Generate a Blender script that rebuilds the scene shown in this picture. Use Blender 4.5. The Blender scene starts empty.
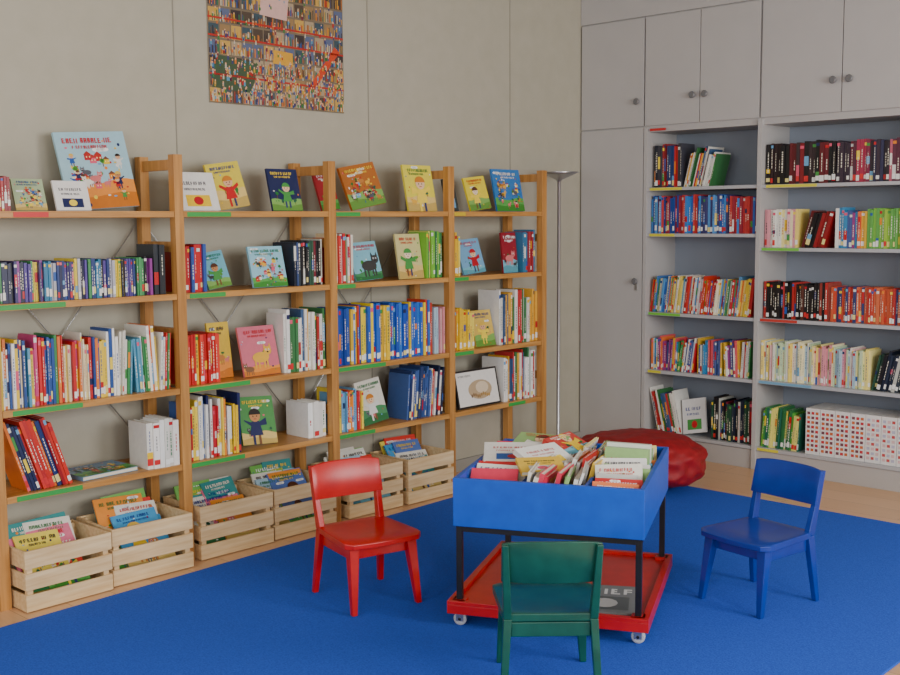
import bpy, math, random, bmesh
from mathutils import Matrix, Vector, noise
def lin(c):
    def f(v):
        v/=255.0
        return v/12.92 if v<=0.04045 else ((v+0.055)/1.055)**2.4
    return (f(c[0]),f(c[1]),f(c[2]),1.0)
T=Matrix.Translation
def Rx(a): return Matrix.Rotation(math.radians(a),4,'X')
def Ry(a): return Matrix.Rotation(math.radians(a),4,'Y')
def Rz(a): return Matrix.Rotation(math.radians(a),4,'Z')
I4=Matrix.Identity(4)
# ---------------- materials
def newmat(name,rough=0.5):
    m=bpy.data.materials.new(name); m.use_nodes=True
    nt=m.node_tree; b=nt.nodes['Principled BSDF']; b.inputs['Roughness'].default_value=rough
    return m,nt,b
def attr_mat(name,rough,var=0.12,scale=60,bump=0.0):
    m,nt,b=newmat(name,rough)
    a=nt.nodes.new('ShaderNodeAttribute'); a.attribute_name='Col'
    n=nt.nodes.new('ShaderNodeTexNoise'); n.inputs['Scale'].default_value=scale
    tc=nt.nodes.new('ShaderNodeTexCoord'); nt.links.new(tc.outputs['Object'],n.inputs['Vector'])
    mr=nt.nodes.new('ShaderNodeMapRange'); mr.inputs['To Min'].default_value=1-var; mr.inputs['To Max'].default_value=1+var
    nt.links.new(n.outputs['Fac'],mr.inputs['Value'])
    mx=nt.nodes.new('ShaderNodeVectorMath'); mx.operation='SCALE'
    nt.links.new(a.outputs['Color'],mx.inputs[0]); nt.links.new(mr.outputs['Result'],mx.inputs['Scale'])
    nt.links.new(mx.outputs[0],b.inputs['Base Color'])
    return m
def noise_mat(name,c1,c2,scale=(8,8,8),nscale=4,rough=0.5,bump=0.1,dist=0.002,detail=4):
    m,nt,b=newmat(name,rough)
    tc=nt.nodes.new('ShaderNodeTexCoord'); mp=nt.nodes.new('ShaderNodeMapping'); mp.inputs['Scale'].default_value=scale
    n=nt.nodes.new('ShaderNodeTexNoise'); n.inputs['Scale'].default_value=nscale; n.inputs['Detail'].default_value=detail
    cr=nt.nodes.new('ShaderNodeValToRGB'); cr.color_ramp.elements[0].color=lin(c1); cr.color_ramp.elements[1].color=lin(c2)
    cr.color_ramp.elements[0].position=0.3; cr.color_ramp.elements[1].position=0.7
    L=nt.links; L.new(tc.outputs['Object'],mp.inputs[0]); L.new(mp.outputs[0],n.inputs['Vector']); L.new(n.outputs['Fac'],cr.inputs[0]); L.new(cr.outputs[0],b.inputs['Base Color'])
    if bump:
        bp=nt.nodes.new('ShaderNodeBump'); bp.inputs['Strength'].default_value=bump; bp.inputs['Distance'].default_value=dist
        L.new(n.outputs['Fac'],bp.inputs['Height']); L.new(bp.outputs[0],b.inputs['Normal'])
    return m
M_BOOK=attr_mat('book_cover_paper',0.34,0.08,45)
M_PAINT=attr_mat('painted_board',0.45,0.04,7)
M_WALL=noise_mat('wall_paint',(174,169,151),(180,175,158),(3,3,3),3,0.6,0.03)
M_WALL2=noise_mat('wall_paint_darkened_low_fill',(128,124,112),(136,132,120),(3,3,3),3,0.7,0.05)  # unseen walls: paint made darker on purpose to reduce bounced fill light
M_CEIL=noise_mat('ceiling_paint',(168,166,158),(176,174,166),(3,3,3),3,0.9,0.0)
M_PINE=noise_mat('aged_pine',(176,120,56),(210,154,84),(14,1.2,14),3,0.38,0.06)
M_PINEV=noise_mat('aged_pine_upright',(172,116,54),(206,150,82),(16,16,1.0),3,0.4,0.06)
M_CRATE=noise_mat('raw_pine_crate',(218,182,130),(240,212,164),(1.6,16,20),3,0.55,0.06)
M_RUG=noise_mat('blue_rug_pile',(20,72,186),(34,94,212),(1,1,1),160,0.95,0.5,0.003)
M_RED=noise_mat('red_lacquer',(186,14,16),(202,22,20),(4,4,4),4,0.3,0.05)
M_BLUE=noise_mat('blue_lacquer',(14,50,142),(18,58,156),(4,4,4),4,0.28,0.05)
M_BINB=noise_mat('blue_bin_paint',(4,76,188),(8,86,200),(4,4,4),4,0.4,0.04)
M_GREEN=noise_mat('green_lacquer',(14,74,60),(20,88,72),(4,4,4),4,0.3,0.05)
M_STEELB=noise_mat('black_steel',(18,18,20),(28,28,30),(4,4,4),4,0.4,0)
M_BAG=noise_mat('red_bag_fabric',(140,8,20),(166,14,26),(6,6,6),4,0.6,0.3,0.006)
m,nt,b=newmat('brushed_metal',0.3); b.inputs['Metallic'].default_value=0.9; b.inputs['Base Color'].default_value=(0.5,0.5,0.5,1); M_METAL=m
m,nt,b=newmat('grey_knob',0.35); b.inputs['Base Color'].default_value=lin((110,110,112)); M_KNOB=m
m,nt,b=newmat('wood_laminate_floor',0.3); M_FLOOR=m
tc=nt.nodes.new('ShaderNodeTexCoord'); mp=nt.nodes.new('ShaderNodeMapping')
br=nt.nodes.new('ShaderNodeTexBrick'); br.inputs['Scale'].default_value=1; br.inputs['Brick Width'].default_value=1.2; br.inputs['Row Height'].default_value=0.19
br.inputs['Mortar Size'].default_value=0.0012; br.inputs['Color1'].default_value=lin((230,186,142)); br.inputs['Color2'].default_value=lin((218,172,126)); br.inputs['Mortar'].default_value=lin((150,110,75))
n=nt.nodes.new('ShaderNodeTexNoise'); n.inputs['Scale'].default_value=3; mp2=nt.nodes.new('ShaderNodeMapping'); mp2.inputs['Scale'].default_value=(1.5,22,1)
mx=nt.nodes.new('ShaderNodeMix'); mx.data_type='RGBA'; mx.blend_type='MULTIPLY'; mx.inputs['Factor'].default_value=0.35
cr=nt.nodes.new('ShaderNodeValToRGB'); cr.color_ramp.elements[0].color=(0.6,0.55,0.5,1)
L=nt.links; L.new(tc.outputs['Object'],mp.inputs[0]); L.new(mp.outputs[0],br.inputs['Vector']); L.new(tc.outputs['Object'],mp2.inputs[0]); L.new(mp2.outputs[0],n.inputs['Vector']); L.new(n.outputs['Fac'],cr.inputs[0])
L.new(br.outputs['Color'],mx.inputs[6]); L.new(cr.outputs[0],mx.inputs[7]); L.new(mx.outputs[2],b.inputs['Base Color'])

# ---------------- mesh builder
KD=0.00025
class MB:
    def __init__(s,mats): s.v=[];s.f=[];s.c=[];s.mi=[];s.mats=mats;s.smooth=[]
    def hexa(s,M,P,col=(200,200,200),mat=0):
        n=len(s.v); s.v+= [tuple(M@Vector(p)) for p in P]
        for q in ((0,3,2,1),(4,5,6,7),(0,1,5,4),(1,2,6,5),(2,3,7,6),(3,0,4,7)):
            s.f.append(tuple(n+i for i in q)); s.c.append(col); s.mi.append(mat); s.smooth.append(False)
    def box(s,M,a,b,col=(200,200,200),mat=0):
        x0,y0,z0=a;x1,y1,z1=b
        s.hexa(M,[(x0,y0,z0),(x1,y0,z0),(x1,y1,z0),(x0,y1,z0),(x0,y0,z1),(x1,y0,z1),(x1,y1,z1),(x0,y1,z1)],col,mat)
    def poly(s,M,P,col,mat=0):
        n=len(s.v); s.v+=[tuple(M@Vector(p)) for p in P]; s.f.append(tuple(range(n,n+len(P)))); s.c.append(col); s.mi.append(mat); s.smooth.append(False)
    def pl(s,M,P,col,k=1): s.poly(M,[(x,-KD*k,z) for x,z in P],col)
    def rect(s,M,x0,z0,x1,z1,col,k=1,mat=0):
        y=-KD*k; s.poly(M,[(x0,y,z0),(x1,y,z0),(x1,y,z1),(x0,y,z1)],col,mat)
    def ell(s,M,cx,cz,rx,rz,col,k=1,n=12,a0=0):
        y=-KD*k; s.poly(M,[(cx+rx*math.cos(a0+2*math.pi*i/n),y,cz+rz*math.sin(a0+2*math.pi*i/n)) for i in range(n)],col)
    def lathe(s,M,prof,n=24,col=(200,200,200),mat=0,smooth=True):
        b=len(s.v)
        for r,z in prof:
            for i in range(n):
                t=2*math.pi*i/n; s.v.append(tuple(M@Vector((r*math.cos(t),r*math.sin(t),z))))
        for j in range(len(prof)-1):
            for i in range(n):
                k=(i+1)%n; s.f.append((b+j*n+i,b+j*n+k,b+(j+1)*n+k,b+(j+1)*n+i)); s.c.append(col); s.mi.append(mat); s.smooth.append(smooth)
        s.f.append(tuple(b+i for i in reversed(range(n)))); s.c.append(col); s.mi.append(mat); s.smooth.append(False)
        e=b+(len(prof)-1)*n
        s.f.append(tuple(e+i for i in range(n))); s.c.append(col); s.mi.append(mat); s.smooth.append(False)
    def rod(s,M,p,q,r,col=(100,100,100),mat=0,n=8):
        p=Vector(p);q=Vector(q); d=q-p; rot=d.to_track_quat('Z','Y').to_matrix().to_4x4()
        s.lathe(M@T(p)@rot,[(r,0),(r,d.length)],n,col,mat)
    def make(s,name,bevel=0.0,parent=None,matrix=None):
        me=bpy.data.meshes.new(name); me.from_pydata(s.v,[],s.f)
        for m in s.mats: me.materials.append(m)
        me.polygons.foreach_set('material_index',s.mi); me.polygons.foreach_set('use_smooth',s.smooth)
        ca=me.color_attributes.new('Col','FLOAT_COLOR','CORNER'); buf=[]
        for f,c in zip(s.f,s.c):
            l=lin(c)
            for _ in f: buf+=l
        ca.data.foreach_set('color',buf); me.update()
        o=bpy.data.objects.new(name,me); bpy.context.collection.objects.link(o)
        if matrix is not None: o.matrix_world=matrix
        if parent: o.parent=parent
        if bevel:
            md=o.modifiers.new('bevel','BEVEL'); md.width=bevel; md.segments=2; md.limit_method='ANGLE'; md.angle_limit=math.radians(40)
        return o
# ---------------- room
H=3.15; YB=6.47; YF=-2.2; XR=6.6
def simple(name,boxes,mat,bevel=0):
    mb=MB([mat])
    for a,b in boxes: mb.box(I4,a,b)
    return mb.make(name,bevel)
simple('floor',[((-0.15,YF-0.15,-0.1),(XR+0.15,YB+0.15,0))],M_FLOOR)
simple('ceiling',[((-0.15,YF-0.15,H),(XR+0.15,YB+0.15,H+0.1))],M_CEIL)
simple('wall_left',[((-0.15,YF,0),(0,YB,H))],M_WALL)
simple('wall_back',[((-0.15,YB,0),(XR+0.15,YB+0.15,H))],M_WALL)
wins=[(-1.4,0.4),(0.8,2.6),(3.0,4.8)]
bx=[((XR,YF,0),(XR+0.15,YB,0.85)),((XR,YF,2.75),(XR+0.15,YB,H))]
ys=[YF]+[v for w in wins for v in w]+[YB]
for i in range(0,len(ys),2): bx.append(((XR,ys[i],0.85),(XR+0.15,ys[i+1],2.75)))
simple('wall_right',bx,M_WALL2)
wf=[(0.8,2.8),(3.4,5.4)]
bx=[((-0.15,YF-0.15,0),(XR+0.15,YF,0.85)),((-0.15,YF-0.15,2.75),(XR+0.15,YF,H))]
xs=[-0.15]+[v for w in wf for v in w]+[XR+0.15]
for i in range(0,len(xs),2): bx.append(((xs[i],YF-0.15,0.85),(xs[i+1],YF,2.75)))
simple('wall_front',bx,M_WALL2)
M_WHITE=noise_mat('white_window_frame',(225,225,222),(232,232,230),(3,3,3),3,0.4,0)
k=1
for a,b_ in wins:
    bb=[]
    for y in (a,(a+b_)/2-0.03,b_-0.06): bb.append(((XR+0.04,y,0.85),(XR+0.10,y+0.06,2.75)))
    bb+= [((XR+0.04,a,0.85),(XR+0.10,b_,0.91)),((XR+0.04,a,2.69),(XR+0.10,b_,2.75))]
    simple('window_%d'%k,bb,M_WHITE); k+=1
for a,b_ in wf:
    bb=[]
    for x in (a,(a+b_)/2-0.03,b_-0.06): bb.append(((x,YF-0.10,0.85),(x+0.06,YF-0.04,2.75)))
    bb+= [((a,YF-0.10,0.85),(b_,YF-0.04,0.91)),((a,YF-0.10,2.69),(b_,YF-0.04,2.75))]
    simple('window_%d'%k,bb,M_WHITE); k+=1
M_TRIM=noise_mat('grey_trim',(150,148,140),(156,154,146),(3,3,3),3,0.6,0)
M_SEAM=noise_mat('seam_strip',(140,136,122),(146,142,128),(3,3,3),3,0.7,0)
simple('baseboard_left',[((0,YF,0),(0.015,6.07,0.07))],M_TRIM)
for i,y in enumerate((0.55,1.76,2.955,4.165,5.35)):
    simple('trim_%d'%(i+1),[((0,y-0.003,0.07),(0.002,y+0.003,H))],M_SEAM)
mb=MB([M_RUG]); P=[(.54,1.2),(3.13,1.2),(3.11,5.42),(.40,5.42)]
mb.hexa(I4,[(x,y,0) for x,y in P]+[(x,y,0.008) for x,y in P]); mb.make('rug',0.003)

# ---------------- books
CREAM=(232,226,208)
PAL={
'multi':[(200,30,35),(235,235,228),(240,200,40),(40,90,170),(70,150,70),(240,140,40),(225,225,220),(190,25,40),(250,220,70),(110,170,210),(230,90,120),(30,40,90)],
'whitered':[(235,233,225),(205,30,35),(245,240,230),(240,205,60),(215,40,40),(228,120,45),(90,160,190),(230,228,215),(240,240,235),(225,190,60),(60,140,80),(200,60,120),(240,120,60),(235,215,170),(40,80,150)],
'small':[(30,35,70),(40,60,120),(90,70,150),(235,210,60),(40,120,160),(28,28,40),(190,190,200),(150,60,150),(70,150,90),(35,40,80),(60,50,110)],
'darkred':[(30,40,80),(25,50,110),(30,45,95),(160,25,35),(210,50,35),(230,120,40),(190,40,40),(40,90,120),(70,60,100)],
'red':[(170,18,26),(185,25,30),(150,18,32)],
'redyel':[(200,30,32),(190,28,30),(210,45,40),(235,200,50),(225,60,45)],
'dark':[(30,40,60),(50,60,70),(40,80,60),(120,30,50),(60,80,130),(200,200,190),(25,25,30)],
'blueyel':[(30,80,175),(240,205,40),(35,95,195),(30,80,185),(28,70,160),(245,215,50),(200,60,40),(40,110,200),(230,190,60)],
'green':[(60,150,70),(90,180,70),(120,190,60),(230,220,120),(50,120,70)],
'yel':[(240,205,50),(235,190,40),(245,220,90),(200,120,40)],
'white':[(238,236,230),(230,228,220),(240,240,236),(225,170,60),(60,120,70),(190,50,50),(225,223,215),(60,90,130)],
'purewhite':[(238,236,230),(230,228,220),(240,240,236),(225,222,212)],
'blues':[(40,85,165),(50,100,190),(60,130,200),(35,70,150),(90,150,210),(200,60,60),(60,60,110),(150,40,60)],
'black':[(22,20,24),(30,25,28),(45,28,32),(130,30,38),(20,20,22),(60,45,50),(100,24,34),(150,60,60)],
'blackred':[(25,22,24),(30,25,25),(35,28,30),(190,50,45),(24,24,30),(90,50,40),(150,60,50)],
'orange':[(205,75,50),(195,62,45),(50,60,110),(205,90,55),(180,50,45),(215,110,70)],
'pastel':[(240,228,150),(245,235,190),(240,190,190),(235,235,225),(250,225,120),(200,220,180),(245,240,225),(225,150,160),(170,200,215)],
'pinkdark':[(170,50,80),(130,40,60),(90,40,60),(185,90,110),(130,40,70),(50,40,50),(60,46,60),(90,50,110),(50,50,80)],
'limes':[(140,190,60),(120,180,70),(160,200,70),(100,170,80)],
'r3':[(200,40,40),(235,200,60),(190,30,40),(230,120,50),(240,230,200),(60,110,180),(210,60,45),(225,220,215),(60,140,90),(90,150,200),(240,215,110)],
'r4':[(200,35,45),(240,238,230),(60,140,190),(235,120,60),(225,90,100),(230,228,220),(70,160,90),(70,90,150),(225,180,60),(150,60,130),(240,235,225)],
}
def spine_book(mb,M,t,h,d,col,rng,label=None):
    if t>0.009:
        c=0.0022
        mb.box(M,(0,0,0),(t,c,h),col); mb.box(M,(0,c,0),(c,d,h),col); mb.box(M,(t-c,c,0),(t,d,h),col)
        mb.box(M,(c,c,0.003),(t-c,d-0.003,h-0.004),CREAM)
    else: mb.box(M,(0,0,0),(t,d,h),col)
    lum=sum(col)/3
    tc=(245,240,220) if lum<150 else rng.choice([(60,80,140),(190,60,60),(90,90,90),(60,130,90)])
    if rng.random()<0.3:
        c2=rng.choice(PAL['multi']); a=rng.uniform(.0,.6)*h; mb.rect(M,0.0002,a,t-.0002,min(h-.001,a+h*rng.uniform(.1,.35)),c2,1)
    r=rng.random()
    if r<0.7:
        a=rng.uniform(.22,.4);b=rng.uniform(.5,.88); z=a*h; w0=rng.uniform(.34,.44)
        while z<b*h:
            l=rng.uniform(.005,.016); mb.rect(M,t*w0,z,t*(1-w0),min(z+l,b*h),tc,2); z+=l+0.0045
    if rng.random()<0.35:
        c2=rng.choice(PAL['multi']); z=h*rng.uniform(.84,.9); mb.rect(M,0.0002,z,t-.0002,min(h-.001,z+h*.07),c2,2)
    if label and rng.random()<.6:
        lc=rng.choice(label); z=rng.uniform(.008,.02); mb.rect(M,0.0004,z,t-0.0004,z+rng.uniform(.02,.034),lc,3)
FL=T((0.34,0,0))@Rz(90)
FR=T((0,6.07,0))@Matrix.Scale(.977,4,(1,0,0))
SHL=[1.557,1.20,0.785,0.445]
LAB=[(245,245,240),(240,225,140),(215,50,50),(245,245,240),(240,240,235)]
def row(F,s0,s1,z,h0,h1,t0,t1,pal,off=0.03,lean=0,dep=(0.13,0.18),label=LAB,seed=1,name='book_row',mix=False):
    rng=random.Random(seed); mb=MB([M_BOOK]); x=s0; P=PAL[pal] if isinstance(pal,str) else pal
    hh=rng.uniform(h0,h1); run=0; cur=0; seg=rng.randint(6,12); a=lean; ph=h1; first=True
    if lean<0: x=s0+math.sin(math.radians(-lean))*h1
    while True:
        t=rng.uniform(t0,t1)
        if run<=0: hh=rng.uniform(h0,h1); run=rng.choice([1,1,1,2,3]) ; col=rng.choice(P)
        run-=1
        j=rng.uniform(-8,8); colr=tuple(max(5,min(250,c+j)) for c in col)
        if rng.random()<.3: colr=rng.choice(P)
        na=a
        if mix:
            seg-=1
            if seg<=0: na=rng.choice([0,0,3,-3,6,-5,8,0]); seg=rng.randint(4,11)
        if na!=a and not first:
            x+=max(0,(math.sin(math.radians(a))-math.sin(math.radians(na))))*max(ph,h1)
        a=na; first=False
        cl=math.cos(math.radians(a))
        if x+t/cl+max(0,math.sin(math.radians(a)))*h1>s1: break
        h=hh+rng.uniform(-.004,.004); ph=h
        M=F@T((x,off+rng.uniform(-.004,.014),z+0.0006))
        if a>0: M=M@T((t/cl,0,0))@Ry(a)@T((-t,0,0))
        elif a<0: M=M@Ry(a)
        spine_book(mb,M,t-0.0006,h,rng.uniform(*dep),colr,rng,label)
        x+=t/cl+0.0004
    return mb.make(name)
def letters(mb,M,x,xe,z,s,col,k,rng):
    st=s*.2
    while x<xe-s*.5:
        lw=s*rng.uniform(.5,.75); dz=rng.uniform(-.06,.06)*s
        mb.rect(M,x,z+dz,x+st,z+s+dz,col,k)
        q=rng.random()
        if q<.5: mb.rect(M,x+lw-st,z+dz,x+lw,z+s+dz,col,k)
        if q>.2: mb.rect(M,x+st,z+s-st+dz,x+lw-st,z+s+dz,col,k)
        if q>.35: mb.rect(M,x+st,z+s*.4+dz,x+lw-st,z+s*.4+st+dz,col,k)
        if q>.7: mb.rect(M,x+st,z+dz,x+lw,z+st+dz,col,k)
        x+=lw+s*(.22 if rng.random()<.85 else .7)
SKIN=[(240,200,160),(232,180,140),(250,225,195),(200,140,90)]
def figure(mb,M,cx,cz,s,rng,k):
    c=rng.choice(PAL['multi'])
    for q in(-1,1): mb.rect(M,cx+q*s*.12-s*.05,cz-s*.62,cx+q*s*.12+s*.05,cz-s*.2,rng.choice([(50,60,110),(120,80,50),c]),k)
    mb.pl(M,[(cx-s*.28,cz-s*.3),(cx+s*.28,cz-s*.3),(cx+s*.16,cz+s*.2),(cx-s*.16,cz+s*.2)],c,k+1)
    for q in(-1,1): mb.pl(M,[(cx+q*s*.14,cz+s*.16),(cx+q*s*.2,cz+s*.04),(cx+q*s*.48,cz+s*rng.uniform(0,.25)),(cx+q*s*.46,cz+s*rng.uniform(.25,.35))][::-q],c,k)
    sk=rng.choice(SKIN); mb.ell(M,cx,cz+s*.4,s*.23,s*.22,sk,k+2,14)
    hc=rng.choice([(90,50,30),(210,130,40),(40,30,30),(230,190,80),c]); mb.pl(M,[(cx+s*.25*math.cos(t*math.pi/8),cz+s*.44+s*.22*math.sin(t*math.pi/8)) for t in range(9)],hc,k+3)
    for e in(-1,1): mb.ell(M,cx+e*s*.08,cz+s*.38,s*.025,s*.03,(20,20,20),k+4,6)
    mb.rect(M,cx-s*.06,cz+s*.27,cx+s*.06,cz+s*.295,(180,50,50),k+4)
def animal(mb,M,cx,cz,s,rng,k):
    c=rng.choice([(200,130,60),(240,235,225),(130,90,60),(90,90,100),(235,180,60),(60,60,60),(220,120,120)])
    for q in(-.3,-.12,.15,.3): mb.rect(M,cx+q*s-s*.04,cz-s*.45,cx+q*s+s*.04,cz-s*.1,c,k)
    mb.ell(M,cx,cz,s*.42,s*.22,c,k+1,16); hx=cx+s*.38*rng.choice([-1,1]); mb.ell(M,hx,cz+s*.25,s*.2,s*.18,c,k+2,14)
    for e in(-1,1):
        mb.pl(M,[(hx+e*s*.05,cz+s*.36),(hx+e*s*.19,cz+s*.36),(hx+e*s*.15,cz+s*.56)][::e],c,k+1)
        mb.ell(M,hx+e*s*.07,cz+s*.29,s*.035,s*.04,(250,250,250),k+3,8); mb.ell(M,hx+e*s*.07,cz+s*.285,s*.018,s*.02,(15,15,15),k+4,6)
    mb.ell(M,hx,cz+s*.2,s*.05,s*.035,(40,30,30),k+3,8)
def house(mb,M,cx,cz,s,rng,k):
    c=rng.choice(PAL['multi']); mb.rect(M,cx-s*.3,cz,cx+s*.3,cz+s*.45,c,k); mb.pl(M,[(cx-s*.38,cz+s*.45),(cx+s*.38,cz+s*.45),(cx,cz+s*.75)],rng.choice([(180,50,40),(120,70,50)]),k)
    for q in(-.15,.12): mb.rect(M,cx+q*s,cz+s*.2,cx+q*s+s*.1,cz+s*.32,(250,240,170),k+1)
def tree(mb,M,cx,cz,s,rng,k):
    mb.rect(M,cx-s*.04,cz,cx+s*.04,cz+s*.4,(110,75,45),k); g=rng.choice([(50,130,60),(90,160,60),(40,110,80)])
    for q in range(4): mb.ell(M,cx+rng.uniform(-.12,.12)*s,cz+s*rng.uniform(.4,.65),s*.17,s*.15,tuple(v+rng.randint(-12,12) for v in g),k+1+q%2,10)
def cover(mb,M,w,h,base,rng,style='kid',k0=1):
    mb.rect(M,0,0,w,h,base,k0); lum=sum(base)/3
    tcol=rng.choice([(200,30,40),(30,60,140),(40,40,60),(40,120,70)]) if lum>140 else rng.choice([(250,245,230),(250,215,60),(250,250,250)])
    if style=='frame':
        mb.rect(M,w*.03,h*.05,w*.97,h*.95,(236,232,224),k0+1); mb.ell(M,w*.55,h*.45,w*.28,h*.26,(190,165,130),k0+2,20); mb.ell(M,w*.6,h*.5,w*.15,h*.16,(225,205,175),k0+3,16)
        for q in range(10): mb.ell(M,w*(.34+.045*q),h*(.3+.03*math.sin(q*1.3)),w*.02,h*.05,(120+q*8,95+q*6,70),k0+4,8)
        letters(mb,M,w*.08,w*.4,h*.82,h*.05,(90,90,90),k0+3,rng); return
    if style=='plain':
        letters(mb,M,w*.15,w*.85,h*.66,h*.09,tcol,k0+3,rng); letters(mb,M,w*.2,w*.75,h*.52,h*.06,tcol,k0+3,rng); mb.rect(M,w*.2,h*.1,w*.8,h*.4,rng.choice(PAL['multi']),k0+2); mb.ell(M,w*.5,h*.25,w*.12,h*.11,rng.choice(PAL['multi']),k0+3,14); return
    g=rng.choice([(90,170,80),(120,190,210),(230,200,120),(240,150,60),(130,180,90),(70,140,90)]); hh=h*rng.uniform(.18,.4); n=9; ph=rng.random()*6
    mb.pl(M,[(0,0),(w,0)]+[(w*(1-i/n),hh+h*.03*math.sin(ph+i*.9)) for i in range(n+1)],g,k0+1)
    g2=tuple(max(0,c-30) for c in g); mb.pl(M,[(0,0),(w,0)]+[(w*(1-i/n),hh*.5+h*.025*math.sin(ph*2+i*.7)) for i in range(n+1)],g2,k0+2)
    for i in range(rng.randint(0,3)):
        cx=w*rng.uniform(.15,.85);cz=h*rng.uniform(.6,.95)
        for q in range(3): mb.ell(M,cx+(q-1)*w*.06,cz,w*.06,h*.028,(248,250,250),k0+1,10)
    ne=26 if style=='scene' else 7
    for i in range(ne):
        f=rng.choice([house,tree,figure,animal] if style=='scene' else [tree,tree,animal]); s=w*(rng.uniform(.10,.19) if style=='scene' else rng.uniform(.15,.3))
        cx=w*rng.uniform(.14,.86); cz=h*rng.uniform(.12,.64 if style=='scene' else .4)
        if style=='scene' or i<3: f(mb,M,cx,cz,s,rng,k0+3+(i%3))
        mb.ell(M,w*rng.uniform(.05,.95),h*rng.uniform(.04,.9),w*rng.uniform(.01,.03),w*rng.uniform(.01,.03),rng.choice(PAL['multi']),k0+3,8)
    if style!='scene':
        rng.choice([figure,animal,figure])(mb,M,w*rng.uniform(.4,.6),h*.36,w*rng.uniform(.5,.7),rng,k0+9)
    letters(mb,M,w*rng.uniform(.08,.16),w*rng.uniform(.82,.94),h*.85,h*.065,tcol,k0+15,rng)
    letters(mb,M,w*rng.uniform(.15,.3),w*rng.uniform(.65,.85),h*.78,h*.04,tcol,k0+15,rng)
def face_book(F,s,off,z,w,h,t,base,seed,tilt=12,yaw=0,roll=0,style='kid',name='picture_book',mat=None):
    rng=random.Random(seed); mb=MB([M_BOOK])
    lift=t*math.sin(math.radians(tilt))+w*max(0,math.sin(math.radians(roll)))
    M=T((0,0,lift))@Matrix(F)@T((s,off,z+0.0008))@Rz(yaw)@Rx(-tilt)@Ry(roll)
    if mat is not None: M=mat
    c=.0022
    mb.box(I4,(0,0,0),(w,c,h),base); mb.box(I4,(0,t-c,0),(w,t,h),base); mb.box(I4,(0,c,0),(c,t-c,h),base); mb.box(I4,(c,c,.003),(w-.003,t-c,h-.003),CREAM)
    cover(mb,I4,w,h,base,rng,style)
    return mb.make(name,matrix=M)
# ---------- pine bookshelf
YP=[1.89,2.735,3.605,4.455,5.265]; PW=.044
mb=MB([M_PINE,M_PINEV,M_METAL,M_PAINT])
for y in YP:
    for xa in (0.03,0.298): mb.box(I4,(xa,y-PW/2,0),(xa+.042,y+PW/2,1.80),mat=1)
    for z in (0.10,0.55,1.0,1.38,1.735): mb.box(I4,(.072,y-.012,z),(.298,y+.012,z+.045),mat=1)
g=(50,160,70)
for i in range(4):
    a=YP[i]+PW/2+.002;b=YP[i+1]-PW/2-.002
    for z in SHL:
        mb.box(I4,(.035,a,z-.006),(.338,b,z)); mb.box(I4,(.316,a,z-.026),(.338,b,z-.006)); mb.box(I4,(.035,a,z-.026),(.055,b,z-.006))
        for q in (.3,.7): mb.box(I4,(.055,a+(b-a)*q-.01,z-.02),(.316,a+(b-a)*q+.01,z-.006))
    def lab(z,u0,u1,c): mb.box(I4,(.3382,a+(b-a)*u0,z-.024),(.3395,a+(b-a)*u1,z-.004),c,3)
    lab(SHL[0],*[(.1,.28),(.02,.3),(.0,.2),(.0,.12)][i],[(210,40,40),g,g,(210,180,40)][i])
    lab(SHL[1],*[(.0,.35),(.02,.25),(.0,.15),(.0,.15)][i],g)
    lab(SHL[2],*[(.05,.42),(.0,.4),(.0,.4),(.0,.2)][i],g)
    lab(SHL[3],*[(.05,.4),(.0,.35),(.0,.3),(.6,.8)][i],g)
    if i in(0,1,2):
        for (z0,z1) in ((.5,1.5),):
            mb.rod(I4,(.026,a,z0),(.026,b,z1),.003,mat=2); mb.rod(I4,(.020,a,z1),(.020,b,z0),.003,mat=2)
mb.make('pine_bookshelf',.0025)
S0,S1_,S2,S3=SHL
row(FL,1.92,2.00,S0,.125,.13,.010,.012,'red',seed=3)
face_book(FL,2.035,.06,S0,.13,.13,.01,(170,190,150),4,18,style='scene')
face_book(FL,2.20,.05,S0,.15,.125,.01,(238,236,232),5,18,style='plain')
face_book(FL,2.32,.17,S0,.33,.335,.012,(165,205,220),6,14,roll=-4,style='scene')
face_book(FL,2.775,.05,S0,.21,.18,.012,(236,234,228),7,20,style='plain')
face_book(FL,2.995,.09,S0,.19,.215,.012,(225,205,70),8,14,roll=-8)
face_book(FL,3.29,.06,S0,.18,.205,.012,(30,40,85),9,14)
face_book(FL,3.635,.11,S0,.12,.20,.012,(170,35,45),10,16,roll=-5)
face_book(FL,3.79,.06,S0,.25,.225,.015,(180,105,40),11,16,roll=-10,style='scene')
face_book(FL,4.18,.05,S0,.215,.25,.012,(232,218,70),12,12)
face_book(FL,4.49,.06,S0,.09,.18,.012,(50,60,60),13,14,style='plain')
face_book(FL,4.68,.06,S0,.18,.19,.012,(235,215,50),14,14,roll=-6)
face_book(FL,4.93,.08,S0,.25,.25,.012,(50,120,190),15,12,style='scene')
# second
row(FL,1.92,2.61,S1_,.15,.165,.007,.013,'small',seed=21)
row(FL,2.625,2.70,S1_,.20,.22,.02,.03,[(40,46,54),(50,60,70)],seed=22)
row(FL,2.77,2.90,S1_,.20,.225,.012,.02,[(200,30,35),(235,235,230),(190,30,35),(40,80,160)],seed=23)
face_book(FL,2.925,.07,S1_,.13,.17,.01,(110,180,200),24,16,roll=-8)
face_book(FL,3.16,.05,S1_,.20,.195,.012,(150,205,225),25,14,style='scene')
row(FL,3.39,3.57,S1_,.2,.22,.01,.018,'dark',seed=26)
row(FL,3.635,3.77,S1_,.22,.25,.01,.018,'whitered',seed=27)
face_book(FL,3.81,.06,S1_,.19,.2,.012,(130,195,215),28,16,roll=-3)
face_book(FL,4.10,.04,S1_,.18,.24,.012,(215,205,140),29,10)
row(FL,4.285,4.425,S1_,.24,.255,.01,.018,'green',seed=30)
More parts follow.
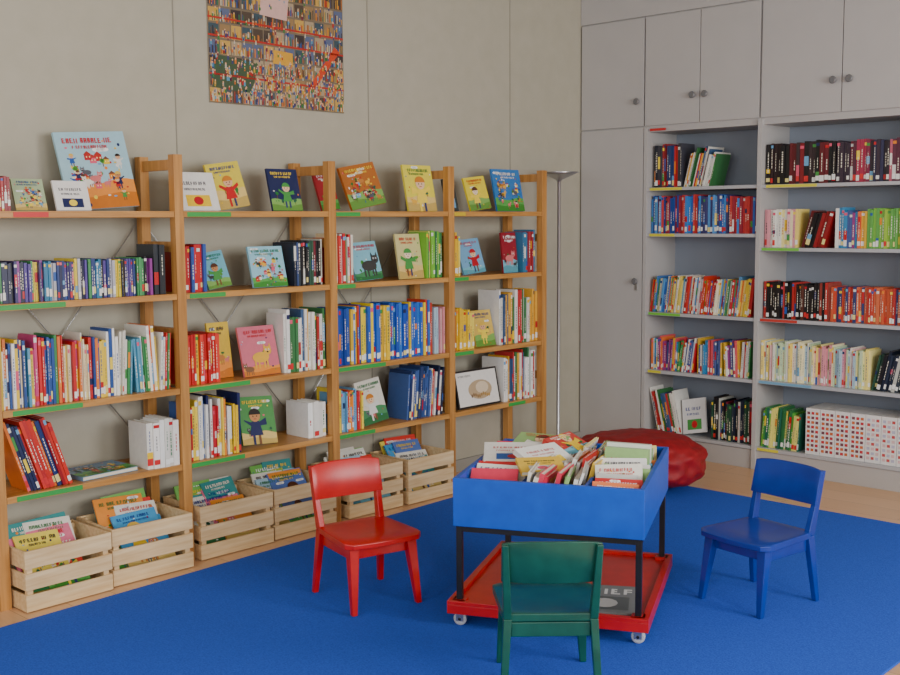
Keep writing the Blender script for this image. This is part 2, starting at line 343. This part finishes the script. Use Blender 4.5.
row(FL,4.485,4.555,S1_,.20,.24,.01,.016,'yel',seed=31)
face_book(FL,4.62,.06,S1_,.19,.2,.012,(120,175,215),32,16,roll=-4)
face_book(FL,4.95,.05,S1_,.13,.235,.012,(150,30,45),33,6)
row(FL,5.10,5.24,S1_,.23,.25,.014,.022,[(40,60,110),(50,80,140),(160,40,50),(60,120,160)],seed=34)
# third
row(FL,1.92,2.71,S2,.225,.285,.006,.014,'whitered',seed=43,mix=True)
row(FL,2.765,2.95,S2,.22,.235,.010,.018,'redyel',seed=44)
face_book(FL,2.96,.12,S2,.12,.26,.012,(225,190,60),45,8)
face_book(FL,3.095,.05,S2,.21,.235,.012,(215,110,130),46,14)
row(FL,3.32,3.575,S2,.25,.31,.008,.02,'white',seed=47)
row(FL,3.635,4.34,S2,.275,.30,.012,.022,'blueyel',seed=48)
row(FL,4.345,4.425,S2,.24,.27,.01,.016,'pastel',seed=49)
row(FL,4.485,4.685,S2,.2,.24,.01,.018,'yel',seed=50)
face_book(FL,4.71,.05,S2,.17,.21,.012,(225,190,90),51,14)
row(FL,4.90,5.24,S2,.26,.335,.010,.024,'white',seed=55)
# fourth
row(FL,1.92,2.23,S3,.26,.31,.010,.020,'darkred',lean=-18,seed=61)
face_book(FL,0,0,0,.27,.2,.018,(110,150,180),62,0,style='scene',mat=FL@T((2.25,.03,S3+.0195))@Rz(4)@Rx(-90))
row(FL,2.55,2.71,S3,.2,.215,.015,.03,'purewhite',seed=63,off=.012)
row(FL,2.765,3.06,S3,.22,.285,.007,.016,'multi',seed=64)
face_book(FL,3.09,.07,S3,.2,.23,.012,(80,150,80),65,16,roll=4)
row(FL,3.46,3.575,S3,.17,.18,.02,.03,'purewhite',seed=66)
row(FL,3.635,3.82,S3,.18,.22,.008,.018,'multi',seed=67)
face_book(FL,3.85,.06,S3,.18,.23,.012,(225,220,205),68,14,roll=-6)
row(FL,4.13,4.425,S3,.24,.28,.007,.015,[(40,60,110),(220,220,220),(60,90,150),(235,235,230),(30,40,70),(235,233,228),(200,60,60)],lean=5,seed=69)
face_book(FL,4.54,.03,S3,.36,.215,.015,(40,36,36),70,12,style='frame')
row(FL,4.93,5.24,S3,.24,.31,.008,.02,'white',seed=71)

# ---------- built in cupboard
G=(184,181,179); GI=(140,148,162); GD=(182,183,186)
mb=MB([M_PAINT,M_KNOB,M_METAL])
D=.38
B=lambda a,b,c=G,mat=0: mb.box(FR,a,b,c,mat)
DT=2.765
B((0.003,.02,0),(.515,D,H-.003))
B((0.012,0,2.095),(.508,.018,DT)); B((0.012,0,.03),(.508,.018,2.085))
B((0.003,.002,DT+.01),(3.34,.02,H-.003))
B((.515,.02,2.07),(3.34,D,H-.003),G)
B((.515,.02,2.055),(2.33,D,2.07),G)
for a,b in ((.52,.918),(.924,1.325),(1.34,1.832),(1.838,2.325),(2.34,2.83),(2.84,3.33)): B((a,0,2.095),(b,.018,DT))
B((2.345,.02,0),(3.34,D,2.07))
for a,b in ((2.36,2.83),(2.84,3.33)): B((a,0,.08),(b,.018,2.08))
for a,b in ((.515,.54),(1.322,1.35),(2.32,2.345)): B((a,0,0),(b,D,2.085))
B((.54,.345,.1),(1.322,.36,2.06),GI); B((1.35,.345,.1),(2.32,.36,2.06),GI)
B((.54,.015,0),(1.322,.03,.115)); B((1.35,.015,0),(2.32,.03,.115))
SA=[1.706,1.417,.916,.543,.14]; SB=[1.704,1.337,.918,.546,.138]
for z in SA: B((.54,.006,z-.02),(1.322,.345,z),GD)
for z in SB: B((1.35,.006,z-.02),(2.32,.345,z),GD)
Y=(225,215,60); GN=(120,200,70)
for i,(z,u) in enumerate(zip(SA,((.56,.80),(.56,.75),(.56,.8),(.56,.66),(.56,.75)))): B((u[0],.0048,z-.018),(u[1],.006,z-.002),Y if i!=2 else GN)
for i,(z,u) in enumerate(zip(SB,((1.38,1.7),(1.36,1.6),(1.36,1.6),(1.36,1.7),(1.36,1.5)))): B((u[0],.0048,z-.018),(u[1],.006,z-.002),(Y,GN,(200,60,50),(120,170,200),Y)[i])
B((.56,-.002,2.06),(.68,0,2.075),(200,40,40))
def knob(s,z): mb.lathe(FR@T((s,0,z))@Rx(90),[(.008,0),(.008,.012),(.02,.016),(.022,.024),(.017,.030)],16,mat=1)
for s,z in ((.465,2.25),(.878,2.26),(.965,2.26),(1.79,2.27),(1.885,2.27),(2.78,2.27)): knob(s,z)
mb.box(FR,(.455,-.003,1.05),(.475,0,1.10),mat=2,col=G); knob(.465,1.11)
mb.make('built_in_cupboard',.002)
row(FR,.56,.78,SA[0],.25,.275,.010,.020,[(30,34,50),(150,30,40),(40,60,110),(60,60,70),(200,40,45)],seed=81,off=.05)
row(FR,.78,1.04,SA[0],.19,.25,.006,.012,'white',lean=14,seed=82,off=.05)
row(FR,.545,1.315,SA[1],.215,.24,.012,.02,'blues',seed=83,off=.04)
row(FR,.545,1.315,SA[2],.205,.24,.007,.014,'r3',lean=7,seed=84,off=.04)
row(FR,.56,1.315,SA[3],.18,.225,.008,.015,'r4',seed=85,off=.04,mix=True)
row(FR,.545,.80,SA[4],.25,.29,.007,.014,'white',lean=-14,seed=86,off=.04)
face_book(FR,.81,.05,SA[4],.17,.22,.012,(225,225,225),87,14,roll=-12,style='plain')
row(FR,1.02,1.315,SA[4],.23,.285,.008,.018,'dark',lean=0,seed=88,off=.04)
row(FR,1.36,1.80,SB[0],.225,.245,.016,.03,'black',seed=89,off=.04)
row(FR,1.80,2.31,SB[0],.22,.24,.014,.024,'pinkdark',seed=90,off=.04)
row(FR,1.355,1.59,SB[1],.215,.225,.014,.02,'pastel',seed=91,off=.04)
row(FR,1.59,1.80,SB[1],.2,.22,.018,.028,[(150,26,32),(30,25,28),(110,28,35)],lean=16,seed=92,off=.04)
row(FR,1.80,1.99,SB[1],.2,.23,.012,.020,'r4',seed=93,off=.04)
row(FR,1.99,2.31,SB[1],.215,.225,.012,.018,'limes',seed=94,off=.04)
row(FR,1.36,1.79,SB[2],.205,.22,.012,.02,'blackred',seed=95,off=.04)
row(FR,1.79,2.31,SB[2],.195,.205,.012,.018,'orange',seed=96,off=.04)
row(FR,1.355,2.04,SB[3],.21,.24,.008,.016,'pastel',seed=97,off=.04)
row(FR,2.04,2.31,SB[3],.19,.23,.012,.02,'dark',lean=12,seed=98,off=.04)
row(FR,1.36,1.64,SB[4],.21,.25,.008,.018,[(60,150,70),(90,180,70),(40,110,90),(230,220,120),(50,120,70),(50,90,150),(120,190,60)],lean=4,seed=99,off=.04)
mb=MB([M_BOOK]); x=1.66
for i in range(7):
    w=.088; mb.box(FR,(x,.03,SB[4]+.0005),(x+w,.28,SB[4]+.27),(236,234,230))
    for r in range(9):
        for c in range(3):
            cc=[(200,50,60),(210,110,60),(120,70,80)][(r+c+i)%3] if i<4 else [(225,190,190),(200,80,80),(190,190,210)][(r+c)%3]
            mb.rect(FR@T((x,.03,SB[4])),.008+c*.026,.018+r*.027,.026+c*.026,.034+r*.027,cc)
    x+=w+.003
mb.make('magazine_file_row')

# ---------- poster
mb=MB([M_BOOK]); rng=random.Random(5)
MP=T((.006,3.14,2.075))@Rz(90); W,Hh=.845,.6
mb.box(MP,(0,0,0),(W,.002,Hh),(190,180,160))
mb.rect(MP,0,0,W,Hh,(120,106,86),1)
cols=13;rows=8
for i in range(cols):
    for j in range(rows):
        x0=W*i/cols+.004;x1=W*(i+1)/cols-.003;z0=Hh*j/rows+.006;z1=Hh*(j+1)/rows-.004
        bg=rng.choice([(80,66,54),(150,120,80),(60,80,90),(170,150,120),(200,160,80),(90,100,130),(60,50,50)])
        mb.rect(MP,x0,z0,x1,z1,bg,2)
        x=x0+.001
        while x<x1-.004:
            l=rng.uniform(.003,.008)
            if rng.random()<.8: mb.rect(MP,x,z0+.002,x+l-.0008,z0+rng.uniform(.3,.85)*(z1-z0),rng.choice([(170,50,36),(200,150,50),(50,80,140),(200,190,160),(50,110,70),(50,42,44),(120,80,46),(210,120,40)]),3)
            x+=l
for q in (.22,.52,.66):
    mb.pl(MP,[(0,Hh*q),(W,Hh*(q-.03)),(W,Hh*(q-.03)+.009),(0,Hh*q+.009)],(180,40,30),4)
mb.pl(MP,[(W*.70,Hh*.16),(W*.75,Hh*.16),(W*.97,Hh*.52),(W*.93,Hh*.56)],(205,66,30),4)
mb.pl(MP,[(W*.02,Hh*.12),(W*.3,Hh*.1),(W*.34,Hh*.34),(W*.06,Hh*.38)],(64,84,58),4)
mb.pl(MP,[(W*.36,Hh*.74),(W*.56,Hh*.72),(W*.58,Hh*.97),(W*.38,Hh*.98)],(215,175,165),4)
mb.pl(MP,[(W*.45,Hh*.36),(W*.6,Hh*.35),(W*.6,Hh*.46),(W*.46,Hh*.47)],(215,160,50),4)
for i in range(520):
    cx=rng.uniform(.01,W-.01); cz=min(Hh-.02,.012+abs(rng.gauss(0,.2))*Hh*1.2) if i<380 else rng.uniform(.05,Hh-.02)
    c=rng.choice([(180,30,30),(200,160,40),(40,70,140),(50,120,60),(210,110,40),(190,185,170),(60,60,110),(120,40,60),(90,150,180)]); s=rng.uniform(.6,1.1)
    mb.rect(MP,cx-.005*s,cz-.010*s,cx+.005*s,cz+.008*s,c,6); mb.ell(MP,cx,cz+.012*s,.0045*s,.0055*s,(225,175,135),7,6)
mb.make('wall_poster')

# ---------- crates
def crate(x,y,rot,seed,w=.385,d=.31,h=.245):
    M=T((x,y,0))@Rz(90+rot)
    mb=MB([M_CRATE]); t=.011
    zs=[(.004,.070),(.089,.155),(.174,h)]
    for z0,z1 in zs:
        mb.box(I4,(0,0,z0),(w,t,z1)); mb.box(I4,(0,d-t,z0),(w,d,z1))
        mb.box(I4,(0,t+.001,z0),(t,d-t-.001,z1)); mb.box(I4,(w-t,t+.001,z0),(w,d-t-.001,z1))
    for px in (t,w-t-.024):
        for py in (t,d-t-.024): mb.box(I4,(px,py,.004),(px+.024,py+.024,h-.006))
    for i in range(4):
        a=.012+i*(d-.024)/4; mb.box(I4,(t,a,.006),(w-t,a+(d-.024)/4-.008,.015))
    o=mb.make('wooden_crate',.002,matrix=M)
    rng=random.Random(seed); bm=MB([M_BOOK])
    C=[(70,160,215),(225,60,50),(240,220,90),(120,190,90),(235,235,225),(240,150,60),(90,120,190),(60,150,150),(230,120,150),(235,232,220),(170,205,225)]
    n=9
    for i in range(n):
        bw=rng.uniform(.17,.23); bh=rng.uniform(.20,.25); base=rng.choice(C)
        bx=rng.uniform(.038,max(.05,w*.5-bw*.6)) if i%2 else rng.uniform(w*.5-bw*.4,w-.038-bw)
        y0=.04+i*.020; tl=42-i*2.2+rng.uniform(-3,3); zb=.03+.055*min(1,i/4)+rng.uniform(0,.02)
        if bh*math.sin(math.radians(tl))+y0>d-.02: tl=math.degrees(math.asin(max(.05,min(.6,(d-.022-y0)/bh))))
        Mb=T((bx,y0,zb))@Rx(-tl)@Ry(rng.uniform(-3,3))
        bm.box(Mb,(0,0,0),(bw,.008,bh),base); cover(bm,Mb,bw,bh,base,rng,'scene' if i%2 else 'kid')
    bm.make('crate_book_pile',matrix=M)
crate(.44,1.925,1,1,.375); crate(.41,2.315,-1.5,2,.385); crate(.375,2.77,-1,3,.40); crate(.365,3.19,-1,4,.38); crate(.345,3.68,-1.5,5,.37); crate(.365,4.08,-1.5,6,.345)

# ---------- chairs
def chair(name,x,y,face,mat):
    mb=MB([mat]); z0=.009
    def leg(bx,by,tx,ty,zb,zt,wb,wt,wby=None,wty=None):
        wby=wby or wb; wty=wty or wt
        mb.hexa(I4,[(bx-wb,by-wby,zb),(bx+wb,by-wby,zb),(bx+wb,by+wby,zb),(bx-wb,by+wby,zb),(tx-wt,ty-wty,zt),(tx+wt,ty-wty,zt),(tx+wt,ty+wty,zt),(tx-wt,ty+wty,zt)])
    for s in (-1,1):
        leg(.165,s*.142,.125,s*.125,z0,.268,.011,.021)
        leg(-.168,s*.150,-.135,s*.135,z0,.275,.011,.020,.011,.013)
        leg(-.135,s*.135,-.198,s*.145,.275,.525,.020,.009,.013,.010)
        mb.box(I4,(-.12,s*.128-.008,.215),(.112,s*.128+.008,.262))
    mb.box(I4,(.112,-.110,.215),(.128,.110,.262)); mb.box(I4,(-.145,-.125,.215),(-.13,.125,.262))
    n=12; rowsn=10; base=len(mb.v)
    def hw(u): return .150+.022*u - .030*max(0,(u-.86)/.14)**2 - .012*max(0,(.1-u)/.1)**2
    for side in (0,1):
        for j in range(rowsn+1):
            u=j/rowsn; xx=-.150+.335*u
            for i in range(n+1):
                v=-1+2*i/n; yy=hw(u)*v
                dip=.008*(1-v*v)*math.sin(math.pi*min(1,u*1.15)) ; fr=.006*max(0,(u-.8)/.2)
                mb.v.append((xx-.012*max(0,u-.8)/.2*v*v,yy,(.291-dip-fr) if side else (.266)))
    NN=(n+1)*(rowsn+1)
    def af(q,sm=True): mb.f.append(tuple(base+i for i in q)); mb.c.append((0,0,0)); mb.mi.append(0); mb.smooth.append(sm)
    for j in range(rowsn):
        for i in range(n):
            a=j*(n+1)+i; b_=a+1; c=a+n+2; d=a+n+1
            af((NN+a,NN+d,NN+c,NN+b_)); af((a,b_,c,d))
    for j in range(rowsn):
        a=j*(n+1); d=a+n+1; af((a,d,NN+d,NN+a),False); a+=n; d+=n; af((d,a,NN+a,NN+d),False)
    for i in range(n):
        a=i; af((a+1,a,NN+a,NN+a+1),False); a=rowsn*(n+1)+i; af((a,a+1,NN+a+1,NN+a),False)
    base=len(mb.v); n=12
    def bx(z,v): return -.135-(z-.275)*.25 +.014 -.016*(1-v*v)
    for i in range(n+1):
        v=-1+2*i/n; yy=.155*v; zb=.392+.004*v*v; zt=.535-.010*v**4
        for (z,off) in ((zb,.010),(zt,.010),(zt,-.004),(zb,-.004)): mb.v.append((bx(z,v)+off,yy,z))
    for i in range(n):
        a=i*4
        for k in range(4): k2=(k+1)%4; af((a+k,a+4+k,a+4+k2,a+k2))
    af((0,1,2,3),False); a=n*4; af((a+3,a+2,a+1,a),False)
    return mb.make(name,.003,matrix=T((x,y,0))@Rz(face))
chair('childrens_chair',1.292,2.93,-15,M_RED)
chair('childrens_chair',2.335,2.765,134,M_GREEN)
chair('childrens_chair',2.46,3.95,-100,M_BLUE)

# ---------- book bin on trolley
e=bpy.data.objects.new('book_browser_bin',None); bpy.context.collection.objects.link(e)
e.matrix_world=T((1.9135,3.4285,0))@Rz(26.2)
w,d=.35,.387
mb=MB([M_BINB]); z0,z1=.39,.57; t=.018
mb.box(I4,(-w,-d,z0),(w,-d+t,z1)); mb.box(I4,(-w,d-t,z0),(w,d,z1)); mb.box(I4,(-w,-d+t,z0),(-w+t,d-t,z1)); mb.box(I4,(w-t,-d+t,z0),(w,d-t,z1)); mb.box(I4,(-w+t,-d+t,z0),(w-t,d-t,z0+.015))
for q in(-.118,.118): mb.box(I4,(q-.006,-d+t,z0+.015),(q+.006,d-t,z1-.03))
o=mb.make('blue_trough',.002); o.parent=e
mb=MB([M_STEELB])
for sx in(-1,1):
    for sy in(-1,1):
        x=sx*(w-.02);y=sy*(d-.02); mb.box(I4,(x-.011,y-.011,.110),(x+.011,y+.011,z0))
for sx in(-1,1): x=sx*(w-.02); mb.box(I4,(x-.010,-d+.031,z0-.022),(x+.010,d-.031,z0-.001))
for sy in(-1,1): y=sy*(d-.02); mb.box(I4,(-w+.031,y-.010,z0-.022),(w-.031,y+.010,z0-.001))
o=mb.make('steel_frame',.001); o.parent=e
mb=MB([M_RED,M_STEELB,M_METAL,M_PAINT])
mb.box(I4,(-.37,-.405,.062),(.37,.405,.096))
for a in ((-.37,-.405,.37,-.38),(-.37,.38,.37,.405),(-.37,-.38,-.345,.38),(.345,-.38,.37,.38)): mb.box(I4,(a[0],a[1],.096),(a[2],a[3],.110))
for sx in(-1,1):
    for sy in(-1,1):
        mb.box(I4,(sx*.33-.025,sy*.367-.025,.096),(sx*.33+.025,sy*.367+.025,.110))
        C=T((sx*.33,sy*.365,0)); mb.box(C,(-.02,-.02,.057),(.02,.02,.062),mat=2)
        mb.box(C,(-.014,-.013,.026),(.014,-.010,.057),mat=2); mb.box(C,(-.014,.010,.026),(.014,.013,.057),mat=2)
        mb.lathe(C@T((0,.0095,.034))@Rx(90),[(.018,0),(.025,.002),(.025,.017),(.018,.019)],18,(190,190,190),3)
        mb.lathe(C@T((0,.015,.034))@Rx(90),[(.006,0),(.006,.03)],8,mat=1)
o=mb.make('red_trolley_base',.001); o.parent=e
rng=random.Random(12); bm=MB([M_BOOK])
BC=[(238,236,228),(235,232,220),(120,170,90),(240,225,150),(200,50,50),(90,150,190),(230,228,225),(150,190,120),(240,200,70),(236,234,230),(205,205,200),(235,120,60),(225,60,90)]
def bk(Mb,bw,h,tt,base):
    bm.box(Mb,(0,0,0),(bw,.002,h),base); bm.box(Mb,(.002,.002,.002),(bw-.002,tt,h-.003),CREAM); bm.box(Mb,(0,tt,0),(bw,tt+.002,h),base); bm.box(Mb,(-.001,0,0),(.001,tt+.002,h),base)
    cover(bm,Mb,bw,h,base,rng,rng.choice(['kid','plain','scene']))
y=-.35
for i in range(15):
    bw=rng.uniform(.16,.2); h=rng.uniform(.17,.215); x=rng.uniform(-.325,-.13-bw); tt=rng.uniform(.008,.018)
    bk(T((x,y,z0+.03+rng.uniform(0,.015)))@Rx(-rng.uniform(36,46))@Ry(rng.uniform(-5,5)),bw,h,tt,rng.choice(BC)); y+=.035
y=-.355
for j in range(3):
    x=-.10
    while x<.095:
        h=rng.uniform(.165,.205); bw=rng.uniform(.17,.21); tt=rng.uniform(.006,.016)
        bk(T((x,y+rng.uniform(0,.03),z0+.018+tt*.3))@Rz(90+rng.uniform(-7,7))@Rx(rng.uniform(8,20)),bw,h,tt,rng.choice(BC)); x+=tt+.007
    y+=.235
y=-.34
for i in range(16):
    bw=rng.uniform(.15,.19); h=rng.uniform(.155,.195); x=rng.uniform(.13,.325-bw); tt=rng.uniform(.008,.020)
    bk(T((x,y,z0+.018+tt*.45))@Rx(-rng.uniform(20,32))@Ry(rng.uniform(-5,5)),bw,h,tt,rng.choice(BC)); y+=.037
for (x,y,z,rz,tl,l,hh,t_,c) in ((-.31,-.10,.575,14,74,.24,.16,.02,(236,234,228)),(-.08,-.18,.578,55,68,.21,.14,.02,(240,240,235)),(.0,.04,.585,70,66,.2,.13,.018,(200,60,50)),(-.27,.10,.585,-12,72,.22,.15,.015,(150,190,120)),(-.12,-.26,.578,25,76,.17,.12,.015,(240,200,70))):
    bk(T((x,y,z))@Rz(rz)@Rx(-tl),l,hh,t_,c)
for q,(h,c) in enumerate(((.155,(150,190,120)),(.165,(225,230,215)),(.14,(120,170,90)))):
    Mb=T((.14,.02+.045*q,.475))@Rz(-6)@Rx(-6); bm.box(Mb,(0,0,0),(.17,.035,h),c); cover(bm,Mb,.17,h,c,rng,'plain')
o=bm.make('bin_books'); o.parent=e
mm=MB([M_BOOK]); Mb=T((.10,-.36,.1045))@Rz(6)@Rx(-90)
mm.box(Mb,(0,0,0),(.22,.008,.30),(120,124,124)); letters(mm,Mb,.02,.20,.2,.06,(225,225,220),2,random.Random(3)); mm.rect(Mb,.03,.03,.19,.17,(85,92,92),2); mm.ell(Mb,.1,.1,.05,.05,(190,190,185),3)
o=mm.make('magazine'); o.parent=e

# ---------- bean bag
me=bpy.data.meshes.new('bean_bag')
bmm=bmesh.new(); bmesh.ops.create_icosphere(bmm,subdivisions=5,radius=1)
for v in bmm.verts:
    p=v.co.copy(); n1=noise.noise(p*1.3+Vector((3,1,0))); n3=abs(noise.noise(p*2.6+Vector((0,5,2)))); n4=noise.noise(Vector((p.x*7,p.y*7,p.z*3)))
    r=1+.07*n1-.10*n3+.025*n4
    zc=p.z
    z=math.copysign(abs(zc)**.8,zc); k=(max(1e-4,1-abs(zc)**2.6))**.5/max(1e-3,math.sqrt(max(1e-6,1-zc*zc)))
    x=p.x*k*.38*r; y=p.y*k*.31*r; zz=.155+z*.15*r
    v.co=(x,y,max(.002,zz))
for f in bmm.faces: f.smooth=True
bmm.to_mesh(me); bmm.free(); me.materials.append(M_BAG)
o=bpy.data.objects.new('bean_bag',me); bpy.context.collection.objects.link(o); o.location=(1.04,5.27,.008)

# ---------- floor lamp
mb=MB([M_METAL]); ML=T((.22,5.56,0))
mb.lathe(ML,[(.13,0),(.13,.012),(.12,.022),(.02,.03),(.012,.05),(.011,1.74),(.02,1.755),(.09,1.785),(.125,1.80),(.118,1.803),(.06,1.787)],28)
mb.make('floor_lamp')

# ---------- lights
w=bpy.data.worlds.new('World'); bpy.context.scene.world=w; w.use_nodes=True
w.node_tree.nodes['Background'].inputs[0].default_value=(0.85,0.93,1,1); w.node_tree.nodes['Background'].inputs[1].default_value=1.0
def area(name,loc,rot,sx,sy,e,col=(1,.985,.97)):
    l=bpy.data.lights.new(name,'AREA'); l.shape='RECTANGLE'; l.size=sx; l.size_y=sy; l.energy=e; l.color=col
    o=bpy.data.objects.new(name,l); bpy.context.collection.objects.link(o); o.location=loc; o.rotation_euler=[math.radians(a) for a in rot]
for i,(a,b_) in enumerate(wins): area('window_daylight_%d'%(i+1),(XR-.02,(a+b_)/2,1.9),(0,90,0),1.6,1.7,[40,90,130][i])
for i,(a,b_) in enumerate(wf): area('window_daylight_%d'%(i+4),((a+b_)/2,YF+.02,1.9),(90,0,0),1.9,1.6,[35,75][i])
# ---------- camera
cam=bpy.data.cameras.new('camera'); cam.sensor_width=36; cam.lens=36*1116/900; co=bpy.data.objects.new('camera',cam); bpy.context.collection.objects.link(co)
co.matrix_world=T((4.52,0,1.51))@Rz(43.3)@Rx(84)@Rz(-.4)
bpy.context.scene.camera=co
